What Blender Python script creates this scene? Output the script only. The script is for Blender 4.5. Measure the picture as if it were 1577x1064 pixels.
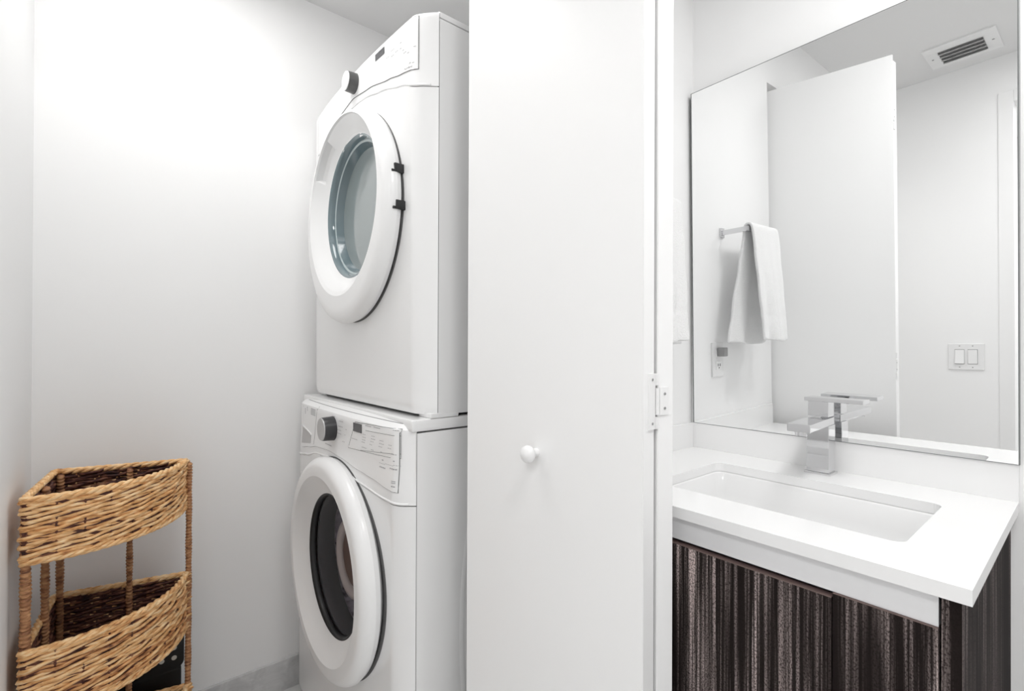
import bpy, bmesh, math, random
from mathutils import Vector, Matrix

random.seed(7)
C = bpy.context.scene.collection
SC = bpy.context.scene
for o in list(bpy.data.objects):
    bpy.data.objects.remove(o)

# ------------------------------------------------------------------ camera
HEAD, PITCH, ROLL = math.radians(50.289), math.radians(0.229), math.radians(0.216)
FOCAL_PX = 750.9
EYE = 1.20
fw = Vector((math.cos(HEAD) * math.cos(PITCH), math.sin(HEAD) * math.cos(PITCH), math.sin(PITCH)))
rt0 = Vector((math.sin(HEAD), -math.cos(HEAD), 0))
up0 = rt0.cross(fw)
rt = rt0 * math.cos(ROLL) + up0 * math.sin(ROLL)
up = up0 * math.cos(ROLL) - rt0 * math.sin(ROLL)
cam_data = bpy.data.cameras.new('camera')
cam = bpy.data.objects.new('camera', cam_data)
C.objects.link(cam)
M = Matrix(((rt.x, up.x, -fw.x, 0), (rt.y, up.y, -fw.y, 0), (rt.z, up.z, -fw.z, EYE), (0, 0, 0, 1)))
cam.matrix_world = M
cam_data.sensor_width = 36.0
cam_data.sensor_fit = 'HORIZONTAL'
cam_data.lens = FOCAL_PX / 1577 * 36
cam_data.clip_start = 0.01
SC.camera = cam

# ------------------------------------------------------------------ world, lamps, exposure
w = bpy.data.worlds.new('world'); SC.world = w
w.use_nodes = True
w.node_tree.nodes['Background'].inputs[0].default_value = (1, 1, 1, 1)
w.node_tree.nodes['Background'].inputs[1].default_value = 0.3
SC.view_settings.view_transform = 'Standard'
SC.view_settings.look = 'None'
SC.view_settings.gamma = 1.0
SC.view_settings.use_curve_mapping = False
SC.view_settings.exposure = 0.0
SC.cycles.max_bounces = 16
SC.cycles.diffuse_bounces = 10
SC.cycles.glossy_bounces = 8
SC.cycles.transparent_max_bounces = 12

CEIL = 2.45
# (x, y, z of the lamp, radius, watts): ceiling lamps, the last two added as unseen fill; their fittings are built further down
LAMPS = [(1.1, -0.05, CEIL - 0.03, 0.16, 5.2), (0.22, 1.28, CEIL - 0.03, 0.26, 1.45), (0.3, -0.2, CEIL - 0.03, 0.2, 6.1), (-1.0, -0.4, CEIL - 0.03, 0.2, 15.0)]
for i, (x, y, z, r, p) in enumerate(LAMPS):
    ld = bpy.data.lights.new('ceiling_lamp_light', 'AREA')
    ld.shape = 'DISK'; ld.size = r * 2; ld.energy = p; ld.color = (1.0, 0.997, 0.992)
    lo = bpy.data.objects.new('ceiling_lamp_light', ld)
    lo.location = (x, y, z); C.objects.link(lo)


# ------------------------------------------------------------------ helpers
def new_mat(name, col, rough=0.5, metal=0.0, coat=0.0, spec=0.5):
    m = bpy.data.materials.new(name); m.use_nodes = True
    b = m.node_tree.nodes['Principled BSDF']
    b.inputs['Base Color'].default_value = (*col, 1)
    b.inputs['Roughness'].default_value = rough
    b.inputs['Metallic'].default_value = metal
    b.inputs['Coat Weight'].default_value = coat
    b.inputs['Coat Roughness'].default_value = 0.05
    b.inputs['Specular IOR Level'].default_value = spec
    return m


def nd(m, t, **kw):
    n = m.node_tree.nodes.new(t)
    for k, v in kw.items():
        setattr(n, k, v)
    return n


def lk(m, a, b):
    m.node_tree.links.new(a, b)


def bsdf(m):
    return m.node_tree.nodes['Principled BSDF']


def add_bump(m, scale, strength, dist=0.002, detail=3.0, vec_scale=None):
    tc = nd(m, 'ShaderNodeTexCoord'); nz = nd(m, 'ShaderNodeTexNoise'); bp = nd(m, 'ShaderNodeBump')
    nz.inputs['Scale'].default_value = scale; nz.inputs['Detail'].default_value = detail
    if vec_scale:
        mp = nd(m, 'ShaderNodeMapping'); mp.inputs['Scale'].default_value = vec_scale
        lk(m, tc.outputs['Object'], mp.inputs['Vector']); lk(m, mp.outputs[0], nz.inputs['Vector'])
    else:
        lk(m, tc.outputs['Object'], nz.inputs['Vector'])
    bp.inputs['Strength'].default_value = strength; bp.inputs['Distance'].default_value = dist
    lk(m, nz.outputs['Fac'], bp.inputs['Height']); lk(m, bp.outputs[0], bsdf(m).inputs['Normal'])


def ramp_col(m, stops, scale, vec_scale=(1, 1, 1), detail=4.0, rough=0.6, distortion=0.0, coord='Object'):
    tc = nd(m, 'ShaderNodeTexCoord'); mp = nd(m, 'ShaderNodeMapping'); nz = nd(m, 'ShaderNodeTexNoise')
    rp = nd(m, 'ShaderNodeValToRGB')
    mp.inputs['Scale'].default_value = vec_scale
    nz.inputs['Scale'].default_value = scale; nz.inputs['Detail'].default_value = detail
    nz.inputs['Roughness'].default_value = rough; nz.inputs['Distortion'].default_value = distortion
    lk(m, tc.outputs[coord], mp.inputs['Vector']); lk(m, mp.outputs[0], nz.inputs['Vector'])
    lk(m, nz.outputs['Fac'], rp.inputs['Fac'])
    el = rp.color_ramp.elements
    while len(el) > 1:
        el.remove(el[-1])
    el[0].position = stops[0][0]; el[0].color = (*stops[0][1], 1)
    for p, c in stops[1:]:
        e = el.new(p); e.color = (*c, 1)
    return rp


PAINT = new_mat('white_wall_paint', (0.86, 0.86, 0.86), 0.55)
add_bump(PAINT, 260, 0.05, 0.001)
CEILP = new_mat('white_ceiling_paint', (0.74, 0.74, 0.74), 0.8)
DOORP = new_mat('white_door_enamel', (0.84, 0.84, 0.84), 0.32)
HARDW = new_mat('white_painted_steel', (0.8, 0.8, 0.8), 0.35)
ENAMEL = new_mat('white_appliance_enamel', (0.83, 0.83, 0.83), 0.22, coat=0.4)
PLAST = new_mat('white_appliance_plastic', (0.86, 0.86, 0.86), 0.28, coat=0.2)
SEAM = new_mat('grey_seam_gap_shade', (0.1, 0.1, 0.1), 0.7)
SEAML = new_mat('pale_grey_seam', (0.2, 0.2, 0.2), 0.6)
PRINT = new_mat('grey_print', (0.42, 0.42, 0.43), 0.6)
PRINTD = new_mat('dark_grey_print', (0.25, 0.25, 0.26), 0.6)
KNOBDARK = new_mat('charcoal_knob_rim', (0.03, 0.03, 0.032), 0.35)
KNOBFACE = new_mat('brushed_silver_knob_face', (0.5, 0.5, 0.5), 0.4, 0.4)
DRYKNOB = new_mat('grey_knob_rim', (0.07, 0.07, 0.07), 0.35)
DISPLAY = new_mat('dark_display_glass', (0.09, 0.09, 0.095), 0.15)
BLACKR = new_mat('black_rubber', (0.012, 0.012, 0.013), 0.45)
CHROME = new_mat('polished_chrome', (0.7, 0.7, 0.71), 0.05, 1.0)
TEALG = new_mat('grey_teal_window', (0.27, 0.31, 0.312), 0.1, coat=0.6)
TEALR = new_mat('dark_teal_window_rim', (0.16, 0.215, 0.235), 0.12, coat=0.5)
TEALE = new_mat('pale_teal_window_edge', (0.4, 0.47, 0.48), 0.12, coat=0.5)
HANDLEG = new_mat('pale_grey_handle_plastic', (0.5, 0.49, 0.49), 0.4)
QUARTZ = new_mat('white_quartz', (0.84, 0.84, 0.84), 0.16)
CERAM = new_mat('white_ceramic', (0.8, 0.8, 0.8), 0.08, coat=0.3)
TERRY = new_mat('white_terry_cloth', (0.9, 0.9, 0.9), 0.95)
add_bump(TERRY, 420, 0.9, 0.004, 2.0)
LOUVRE = new_mat('grey_white_vent_metal', (0.62, 0.62, 0.62), 0.4)
VENTFR = new_mat('white_vent_frame', (0.8, 0.8, 0.8), 0.4)
DUCT = new_mat('grey_duct', (0.5, 0.5, 0.5), 0.8)
BOXBLK = new_mat('black_box_board', (0.006, 0.006, 0.007), 0.45)
BOXDOT = new_mat('off_white_dot', (0.62, 0.6, 0.55), 0.6)
MIRROR = new_mat('silvered_glass', (0.96, 0.965, 0.965), 0.0, 1.0)
MEDGE = new_mat('dark_mirror_edge', (0.16, 0.17, 0.17), 0.25)
LAMPGL = new_mat('lit_lamp_diffuser', (1, 1, 1), 0.5)
bsdf(LAMPGL).inputs['Emission Color'].default_value = (1, 0.99, 0.975, 1)
bsdf(LAMPGL).inputs['Emission Strength'].default_value = 6.0

# marble for the floor and the tile skirting
MARBLE = new_mat('grey_marble_tile', (0.6, 0.6, 0.6), 0.3)
lk(MARBLE, ramp_col(MARBLE, [(0.3, (0.46, 0.46, 0.465)), (0.55, (0.6, 0.6, 0.6)), (0.75, (0.72, 0.72, 0.72))], 14, (1, 1, 1), 6, 0.65, 0.8).outputs[0], bsdf(MARBLE).inputs['Base Color'])
FLOORM = new_mat('pale_marble_floor', (0.7, 0.7, 0.7), 0.25)
lk(FLOORM, ramp_col(FLOORM, [(0.3, (0.62, 0.62, 0.62)), (0.6, (0.74, 0.74, 0.735)), (0.8, (0.8, 0.8, 0.8))], 6, (1, 1, 1), 6, 0.6, 0.6).outputs[0], bsdf(FLOORM).inputs['Base Color'])


# dark zebra wood of the vanity: vertical streaks of black, brown and pinkish tan
def wood(name, lift=1.0, seed=0.0):
    m = new_mat(name, (0.08, 0.06, 0.055), 0.7, spec=0.06)
    k0, k1 = (0, 0, 0), (1, 1, 1)
    broad = ramp_col(m, [(0.37, (0.03,) * 3), (0.48, (0.35,) * 3), (0.62, k1)], 1.0, (13, 13, 0.9), 2.5, 0.55, 0.2)
    fine = ramp_col(m, [(0.45, (0.02,) * 3), (0.53, (0.25,) * 3), (0.63, k1)], 1.0, (120, 120, 1.4), 3, 0.7, 0.05)
    speck = ramp_col(m, [(0.36, (0.12,) * 3), (0.5, (0.7,) * 3), (0.64, k1)], 1.0, (480, 480, 300), 2, 0.6)
    for q in m.node_tree.nodes:
        if q.bl_idname == 'ShaderNodeMapping':
            q.inputs['Location'].default_value = (seed, seed * 1.7, seed)
    def mul(a_, b_):
        n_ = nd(m, 'ShaderNodeMath', operation='MULTIPLY'); lk(m, a_, n_.inputs[0]); lk(m, b_, n_.inputs[1]); return n_.outputs[0]
    fac = mul(mul(broad.outputs[0], fine.outputs[0]), speck.outputs[0])
    mx = nd(m, 'ShaderNodeMix', data_type='RGBA')
    mx.inputs[6].default_value = (0.012, 0.0085, 0.008, 1)
    mx.inputs[7].default_value = (0.85 * lift, 0.7 * lift, 0.67 * lift, 1)
    lk(m, fac, mx.inputs[0]); lk(m, mx.outputs[2], bsdf(m).inputs['Base Color'])
    return m


WOOD = wood('dark_zebra_wood', 1.0)
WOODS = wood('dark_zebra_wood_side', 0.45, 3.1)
WOODEDGE = new_mat('brown_edge_banding', (0.16, 0.11, 0.1), 0.5)
CABDARK = new_mat('dark_cabinet_inside', (0.012, 0.009, 0.009), 0.8)


# woven plant fibre
def wicker(name, stops):
    m = new_mat(name, (0.5, 0.3, 0.15), 0.6)
    lk(m, ramp_col(m, stops, 1.0, (38, 38, 150), 5, 0.6, 0.3).outputs[0], bsdf(m).inputs['Base Color'])
    add_bump(m, 1.0, 0.35, 0.002, 3, (120, 120, 500))
    return m


WICK = [wicker('tan_wicker', [(0.27, (0.16, 0.05, 0.016)), (0.37, (0.54, 0.24, 0.08)), (0.49, (0.76, 0.42, 0.17)), (0.64, (0.92, 0.63, 0.34))]),
        wicker('honey_wicker', [(0.27, (0.24, 0.085, 0.03)), (0.38, (0.66, 0.34, 0.13)), (0.51, (0.84, 0.52, 0.245)), (0.66, (0.95, 0.72, 0.44))]),
        wicker('brown_wicker', [(0.3, (0.1, 0.032, 0.014)), (0.43, (0.42, 0.18, 0.065)), (0.56, (0.68, 0.35, 0.14)), (0.7, (0.84, 0.51, 0.25))])]
WICKD = wicker('shaded_red_brown_wicker', [(0.34, (0.02, 0.005, 0.005)), (0.5, (0.085, 0.025, 0.018)), (0.66, (0.27, 0.115, 0.06)), (0.8, (0.45, 0.22, 0.11))])  # dyed inside tone with the basket's shade mixed into it
WICKP = wicker('wrapped_post_wicker', [(0.3, (0.1, 0.035, 0.018)), (0.45, (0.34, 0.15, 0.065)), (0.62, (0.56, 0.3, 0.14)), (0.8, (0.68, 0.43, 0.24))])


def B():
    return bmesh.new()


def box(bm, lo, hi, bev=0.0, seg=2):
    r = bmesh.ops.create_cube(bm, size=1.0)
    c = [(lo[i] + hi[i]) / 2 for i in range(3)]; s = [hi[i] - lo[i] for i in range(3)]
    for v in r['verts']:
        v.co = Vector((c[0] + v.co.x * s[0], c[1] + v.co.y * s[1], c[2] + v.co.z * s[2]))
    if bev > 0:
        es = list({e for v in r['verts'] for e in v.link_edges})
        bmesh.ops.bevel(bm, geom=es, offset=min(bev, min(s) * 0.49), segments=seg, profile=0.7, affect='EDGES')
    return bm


def grid(bm, fn, nu, nv, closed_u=False, closed_v=False):
    vs = [[bm.verts.new(fn(i, j)) for j in range(nv)] for i in range(nu)]
    for i in range(nu if closed_u else nu - 1):
        for j in range(nv if closed_v else nv - 1):
            i2, j2 = (i + 1) % nu, (j + 1) % nv
            bm.faces.new((vs[i][j], vs[i2][j], vs[i2][j2], vs[i][j2]))
    return vs


def tube(bm, pts, rad, ns=6, closed=False, cap=True):
    """sweep a circle along pts (rad: number or list)"""
    n = len(pts); pts = [Vector(p) for p in pts]
    rings = []
    for i in range(n):
        a = pts[(i - 1) % n] if (closed or i > 0) else pts[i]
        b = pts[(i + 1) % n] if (closed or i < n - 1) else pts[i]
        t = (b - a).normalized()
        ref = Vector((0, 0, 1)) if abs(t.z) < 0.9 else Vector((1, 0, 0))
        s = t.cross(ref).normalized(); q = s.cross(t)
        r = rad[i] if isinstance(rad, (list, tuple)) else rad
        rings.append([bm.verts.new(pts[i] + (s * math.cos(6.28318 * k / ns) + q * math.sin(6.28318 * k / ns)) * r) for k in range(ns)])
    for i in range(n if closed else n - 1):
        i2 = (i + 1) % n
        for k in range(ns):
            k2 = (k + 1) % ns
            bm.faces.new((rings[i][k], rings[i][k2], rings[i2][k2], rings[i2][k]))
    if cap and not closed:
        bm.faces.new(rings[0][::-1]); bm.faces.new(rings[-1])
    return bm


def obj(name, bm, mat, parent=None, base=None, smooth=False, auto=None):
    """link bm as one mesh; its vertices are world coordinates, moved to be relative to the thing's base"""
    bmesh.ops.recalc_face_normals(bm, faces=bm.faces)
    if base is None and parent is not None:
        p = parent
        while p.parent is not None:
            p = p.parent
        base = p.location
    if base is not None:
        for v in bm.verts:
            v.co -= Vector(base)
    me = bpy.data.meshes.new(name); bm.to_mesh(me); bm.free()
    if smooth:
        for p in me.polygons:
            p.use_smooth = True
        if auto is not None:
            me.set_sharp_from_angle(angle=math.radians(auto))
    me.materials.append(mat)
    o = bpy.data.objects.new(name, me); C.objects.link(o)
    if parent is not None:
        o.parent = parent
    elif base is not None:
        o.location = base
    return o


def thing(name, label, cat, loc, group=None):
    o = bpy.data.objects.new(name, None); C.objects.link(o)
    o.empty_display_size = 0.05
    o.location = loc; o['label'] = label; o['category'] = cat
    if group:
        o['group'] = group
    return o


def tag(o, label, cat, group=None):
    o['label'] = label; o['category'] = cat
    if group:
        o['group'] = group
    return o


def struct(name, bm, mat, parent=None, label=None):
    o = obj(name, bm, mat, parent, base=(0, 0, 0) if parent is None else None)
    if parent is None:
        o['kind'] = 'structure'
    if label:
        o['label'] = label
    return o


def B_box(lo, hi, bev=0.0, seg=2):
    return box(B(), lo, hi, bev, seg)


# ------------------------------------------------------------------ the setting
XW = 1.432          # wall behind mirror and vanity
YT = 0.827          # towel wall, same plane as the closet front
YB = 1.83           # back wall of the laundry closet
XL = -0.155         # left wall of the closet
XO = -0.31          # wall opposite the mirror
HEAD_Z = 2.205      # underside of closet header
JX = 0.842          # right jamb of closet opening
YF = -1.35          # far end of bathroom

struct('floor', B_box((-1.9, YF - 0.1, -0.1), (XW + 0.1, YB + 0.1, 0)), FLOORM)
struct('ceiling', B_box((-1.9, YF - 0.1, CEIL), (XW + 0.1, YB + 0.1, CEIL + 0.1)), CEILP)
struct('wall_mirror', B_box((XW, YF - 0.1, 0), (XW + 0.1, YB + 0.1, CEIL)), PAINT)
struct('wall_back', B_box((XL - 0.1, YB, 0), (XW, YB + 0.1, CEIL)), PAINT)
struct('wall_left', B_box((XL - 0.1, YT + 0.1, 0), (XL, YB, CEIL)), PAINT)
bm = B(); box(bm, (JX, YT, 0), (XW, YT + 0.11, CEIL)); struct('wall_towel', bm, PAINT)
bm = B(); box(bm, (-0.135, YT, HEAD_Z), (JX, YT + 0.11, CEIL)); struct('wall_header', bm, PAINT)
bm = B(); box(bm, (XO - 0.1, YT, 0), (-0.135, YT + 0.11, CEIL)); struct('wall_closet_front', bm, PAINT)
bm = B(); box(bm, (XO - 0.1, 0.285, 0), (XO, YT, CEIL)); struct('wall_opposite', bm, PAINT)
bm = B(); box(bm, (XO - 0.1, -0.55, 2.235), (XO, 0.285, CEIL)); struct('wall_doorhead', bm, PAINT)
bm = B(); box(bm, (XO - 0.1, YF, 0), (XO, -0.55, CEIL)); struct('wall_entry', bm, PAINT)
struct('wall_right', B_box((-1.9, YF - 0.1, 0), (XW, YF, CEIL)), PAINT)
struct('wall_hall', B_box((-1.9, YF, 0), (-1.8, YB, CEIL)), PAINT)
struct('wall_hall_end', B_box((-1.8, YT + 0.11, 0), (XL - 0.1, YT + 0.21, CEIL)), PAINT)
# casing round the doorway opposite the mirror
bm = B()
box(bm, (XO, 0.268, 0), (XO + 0.005, 0.318, 2.285), 0.003)
box(bm, (XO - 0.1, 0.268, 0), (XO, 0.285, 2.235))
struct('trim_1', bm, DOORP)
struct('trim_2', B_box((XO, -0.55, 2.235), (XO + 0.005, 0.268, 2.285), 0.003), DOORP)
# tile skirting
struct('baseboard_back', B_box((XL, YB - 0.011, 0), (XW, YB, 0.106), 0.002), MARBLE)
struct('baseboard_left', B_box((XL, YT + 0.11, 0), (XL + 0.011, YB - 0.011, 0.106), 0.002), MARBLE)
struct('baseboard_opposite', B_box((XO, 0.318, 0), (XO + 0.011, YT, 0.106), 0.002), MARBLE)

# ceiling lamps
LNAME = ['white disc ceiling lamp over the bathroom vanity',
         'white disc ceiling lamp above the laundry closet', 'added white disc fill lamp, unseen, just inside the bathroom doorway', 'added white disc fill lamp, unseen, in the hall outside the doorway']
for (x, y, z, r, p), ln in zip(LAMPS, LNAME):
    t = thing('ceiling_lamp', ln, 'lamp', (x, y, CEIL), 'ceiling lamps')
    def lp(i, j, prof, r=r, x=x, y=y):
        a = 6.28318 * i / 40
        return (x + math.cos(a) * prof[j][0], y + math.sin(a) * prof[j][0], prof[j][1])
    pr = [(r - 0.004, CEIL - 0.001), (r + 0.022, CEIL - 0.001), (r + 0.02, CEIL - 0.02), (r - 0.002, CEIL - 0.022)]
    bm = B(); grid(bm, lambda i, j: lp(i, j, pr), 40, 4, True, True); obj('rim', bm, VENTFR, t, smooth=True, auto=40)
    pr2 = [(0.001, CEIL - 0.019), (r * 0.5, CEIL - 0.019), (r - 0.003, CEIL - 0.018)]
    bm = B(); grid(bm, lambda i, j: lp(i, j, pr2), 40, 3, True); obj('diffuser', bm, LAMPGL, t)


# ------------------------------------------------------------------ washer and dryer
def lerp_table(tab, y):
    if y <= tab[0][0]:
        return tab[0][1]
    for (a, va), (b, vb) in zip(tab, tab[1:]):
        if y <= b:
            t = (y - a) / (b - a); t = t * t * (3 - 2 * t) * 0.5 + t * 0.5
            return va + (vb - va) * t
    return tab[-1][1]


def machine(kind):
    dry = kind == 'dryer'
    y0, y1 = 1.0, 1.80
    yc, hw = (y0 + y1) / 2, (y1 - y0) / 2
    if dry:
        xs, xf, bow, zb, zt, rc = 0.602, 0.545, 0.018, 1.04, 1.997, 0.055
        seam = [(1.0, 1.818), (1.04, 1.822), (1.10, 1.842), (1.2, 1.868), (1.3, 1.888), (1.375, 1.893), (1.45, 1.888), (1.55, 1.868), (1.65, 1.842), (1.76, 1.818)]
        pbot = [(1.036, 1.863), (1.1, 1.873), (1.16, 1.885), (1.27, 1.906), (1.38, 1.918), (1.49, 1.906), (1.6, 1.88), (1.71, 1.855)]
        ptop = 1.99
        dc, dr = (1.387, 1.570), 0.302
        rg = 0.2
    else:
        xs, xf, bow, zb, zt, rc = 0.547, 0.496, 0.02, 0.03, 1.032, 0.05
        seam = [(1.0, 0.835), (1.03, 0.833), (1.09, 0.836), (1.21, 0.848), (1.34, 0.870), (1.43, 0.876), (1.54, 0.869), (1.65, 0.846), (1.75, 0.832)]
        pbot = [(1.034, 0.863), (1.07, 0.866), (1.14, 0.876), (1.21, 0.882), (1.34, 0.895), (1.43, 0.899), (1.54, 0.893), (1.63, 0.878), (1.715, 0.864)]
        ptop = 1.02
        dc, dr = (1.366, 0.594), 0.298
        rg = 0.184

    def front(y, z):
        t = min(1.0, abs(y - yc) / hw)
        x = xf + bow * t * t
        d = hw - abs(y - yc)
        if d < rc:
            q = (rc - max(d, 0)) / rc
            x += (xs - xf - bow) * q ** 1.45
        if dry:
            k = max(0.0, min(1.0, (1.85 - z) / 0.8))
            x += 0.018 * k * (1 - t * t)
            if z > 1.985:
                x += (z - 1.985) ** 2 * 30
        else:
            if z > 1.004:
                x += 0.055 * min(1.0, (z - 1.004) / 0.028) ** 2
            if z > 0.86:
                x += 0.004 * min(1.0, (z - 0.86) / 0.06)
        if z < zb + 0.02:
            x += 0.008 * ((zb + 0.02 - z) / 0.02) ** 2
        return min(x, xs)

    if dry:
        t = thing('clothes_dryer', 'white front-loading dryer with a grey window stacked on top of the washer', 'dryer', (0.97, yc, zb - 0.008))
    else:
        t = thing('washing_machine', 'white front-loading washer with a dark porthole standing under the dryer', 'washer', (0.97, yc, 0))
    xb = 1.34
    # cabinet: open-fronted sheet-metal shell
    bm = B(); g = 0.0016
    ztb = zt - 0.016 if dry else zt - 0.031
    bv = box(bm, (xs + g, y0, zb), (xb, y1, ztb), 0.0)
    f0 = min(bm.faces, key=lambda f: f.calc_center_median().x)
    bmesh.ops.delete(bm, geom=[f0], context='FACES_ONLY')
    body = obj('body', bm, ENAMEL, t)
    # pressed relief line on the near side of the cabinet
    bm = B()
    zr0, zr1 = zb + 0.1, zt - 0.16
    def rel(i, j):
        a = i / 30
        z = zr0 + (zr1 - zr0) * a
        xx = xs + 0.115 + 0.05 * abs(2 * a - 1) ** 2.2
        return (xx + j * 0.012, y0 + (0.0 if j == 1 else 0.0015) - 0.0025 * (j == 1) , z)
    grid(bm, rel, 31, 3)
    obj('pressed_rib', bm, ENAMEL, body, smooth=True)
    # top
    bm = B()
    if dry:
        box(bm, (xs + g, y0 - 0.0005, zt - 0.013), (xb, y1 + 0.0005, zt + 0.001), 0.004)
    else:
        box(bm, (xs - 0.012, y0 - 0.0005, zt - 0.028), (xb, y1 + 0.0005, zt), 0.010, 4)
    obj('top_panel', bm, ENAMEL, t, smooth=True, auto=45)
    # dark gap backing
    bm = B()
    box(bm, (xs + 0.0005, y0 + 0.003, zb + 0.004), (xs + 0.006, y0 + 0.02, zt - 0.02))
    obj('gap_seal', bm, SEAM, t)

    ny = 90
    ys = [yc - hw * math.cos(math.pi * i / (ny - 1)) for i in range(ny)]
    ys = [0.55 * a + 0.45 * (y0 + (y1 - y0) * i / (ny - 1)) for i, a in enumerate(ys)]

    def skin(name, zlo, zhi, nz, mat, hole=None, off=0.0, yy=ys, ret=None):
        bm = B()
        P = lambda i, j: (front(yy[i], zlo(yy[i]) + (zhi(yy[i]) - zlo(yy[i])) * j / (nz - 1)) - off, yy[i], zlo(yy[i]) + (zhi(yy[i]) - zlo(yy[i])) * j / (nz - 1))
        vs = grid(bm, P, len(yy), nz)
        border = [vs[i][0] for i in range(len(yy))] + [vs[-1][j] for j in range(1, nz)] + [vs[i][-1] for i in range(len(yy) - 2, -1, -1)] + [vs[0][j] for j in range(nz - 2, 0, -1)]
        dx = ret if ret else 0.012
        back = [bm.verts.new((v.co.x + dx if ret else (xs + 0.0003 if v.co.x > xs - 0.03 else v.co.x + 0.01), v.co.y, v.co.z)) for v in border]
        n = len(border)
        for k in range(n):
            bm.faces.new((border[k], border[(k + 1) % n], back[(k + 1) % n], back[k]))
        if hole:
            (hy, hz), hr = hole
            kill = [f for f in bm.faces if (Vector((f.calc_center_median().y - hy, f.calc_center_median().z - hz))).length < hr]
            bmesh.ops.delete(bm, geom=kill, context='FACES')
        return obj(name, bm, mat, t, smooth=True, auto=30)

    hole = (dc, rg + 0.035)
    gp = lambda y: 0.0013 if (y < y0 + 0.05 or y > y1 - 0.05) else max(-0.001, 0.0013 - 0.0023 * (min(y - y0, y1 - y) - 0.05) / 0.03)
    skin('front_panel', lambda y: zb, lambda y: lerp_table(seam, y) - gp(y), 70, ENAMEL, hole)
    cons = skin('console', lambda y: lerp_table(seam, y) + gp(y), lambda y: zt - (0.0 if dry else 0.001), 26, PLAST)
    # raised face of the console and the thin grey line round it
    pyy = [pbot[0][0] + (pbot[-1][0] - pbot[0][0]) * i / 70 for i in range(71)]
    face = skin('console_face', lambda y: lerp_table(pbot, y), lambda y: ptop, 14, PLAST, None, 0.0018, pyy, 0.004)
    face.parent = cons
    bm = B()
    line = [(y, lerp_table(pbot, y)) for y in pyy]
    line += [(pyy[-1], lerp_table(pbot, pyy[-1]) + (ptop - lerp_table(pbot, pyy[-1])) * k / 8) for k in range(1, 9)]
    line += [(y, ptop) for y in reversed(pyy[:-1])] + [(pyy[0], ptop + (lerp_table(pbot, pyy[0]) - ptop) * k / 8) for k in range(1, 8)]
    tube(bm, [(front(y, z) - 0.0006, y, z) for y, z in line], 0.0013, 5, True)
    obj('console_seam', bm, SEAML if not dry else SEAML, cons)
    # sculpted ridge under the console face of the washer
    zf = lambda y: lerp_table(seam, y)
    bm = B()
    tube(bm, [(front(y, zf(y) + 0.004) + 0.0012, y, zf(y) + 0.004) for y in ys[3:-3]], 0.0032, 8)
    obj('console_ridge', bm, PLAST, cons, smooth=True)

    def patch(bm, y, z, wy, hz, off):
        n = 3
        vs = [[bm.verts.new((front(y - wy / 2 + wy * i / n, z) - off, y - wy / 2 + wy * i / n, z - hz / 2 + hz * j)) for j in (0, 1)] for i in range(n + 1)]
        bvs = [[bm.verts.new((v.co.x + 0.0006, v.co.y, v.co.z)) for v in col] for col in vs]
        for i in range(n):
            bm.faces.new((vs[i][0], vs[i + 1][0], vs[i + 1][1], vs[i][1]))
            bm.faces.new((bvs[i][0], bvs[i][1], bvs[i + 1][1], bvs[i + 1][0]))
            bm.faces.new((vs[i][0], bvs[i][0], bvs[i + 1][0], vs[i + 1][0]))
            bm.faces.new((vs[i][1], vs[i + 1][1], bvs[i + 1][1], bvs[i][1]))

    if dry:
        marks = [(1.0573, 1.8827, 0.0081, 0.0028), (1.0471, 1.8805, 0.0073, 0.0014), (1.069, 1.8751, 0.0224, 0.0014), (1.0802, 1.8773, 0.0053, 0.0025), (1.0573, 1.8727, 0.0181, 0.0014), (1.0883, 1.9269, 0.0115, 0.0015), (1.0806, 1.918, 0.0152, 0.0014), (1.0999, 1.936, 0.0117, 0.0015), (1.0656, 1.911, 0.0111, 0.0014), (1.1195, 1.9377, 0.0159, 0.0015), (1.1395, 1.9358, 0.0163, 0.0015), (1.0438, 1.9185, 0.009, 0.0011), (1.1001, 1.9506, 0.0117, 0.0011), (1.14, 1.95, 0.02, 0.0012), (1.165, 1.942, 0.018, 0.0012)]
        frames = []
        disp = (1.2067, 1.969, 0.05, 0.017); kn = (1.365, 1.955, 0.028, 0.028)
    else:
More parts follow.
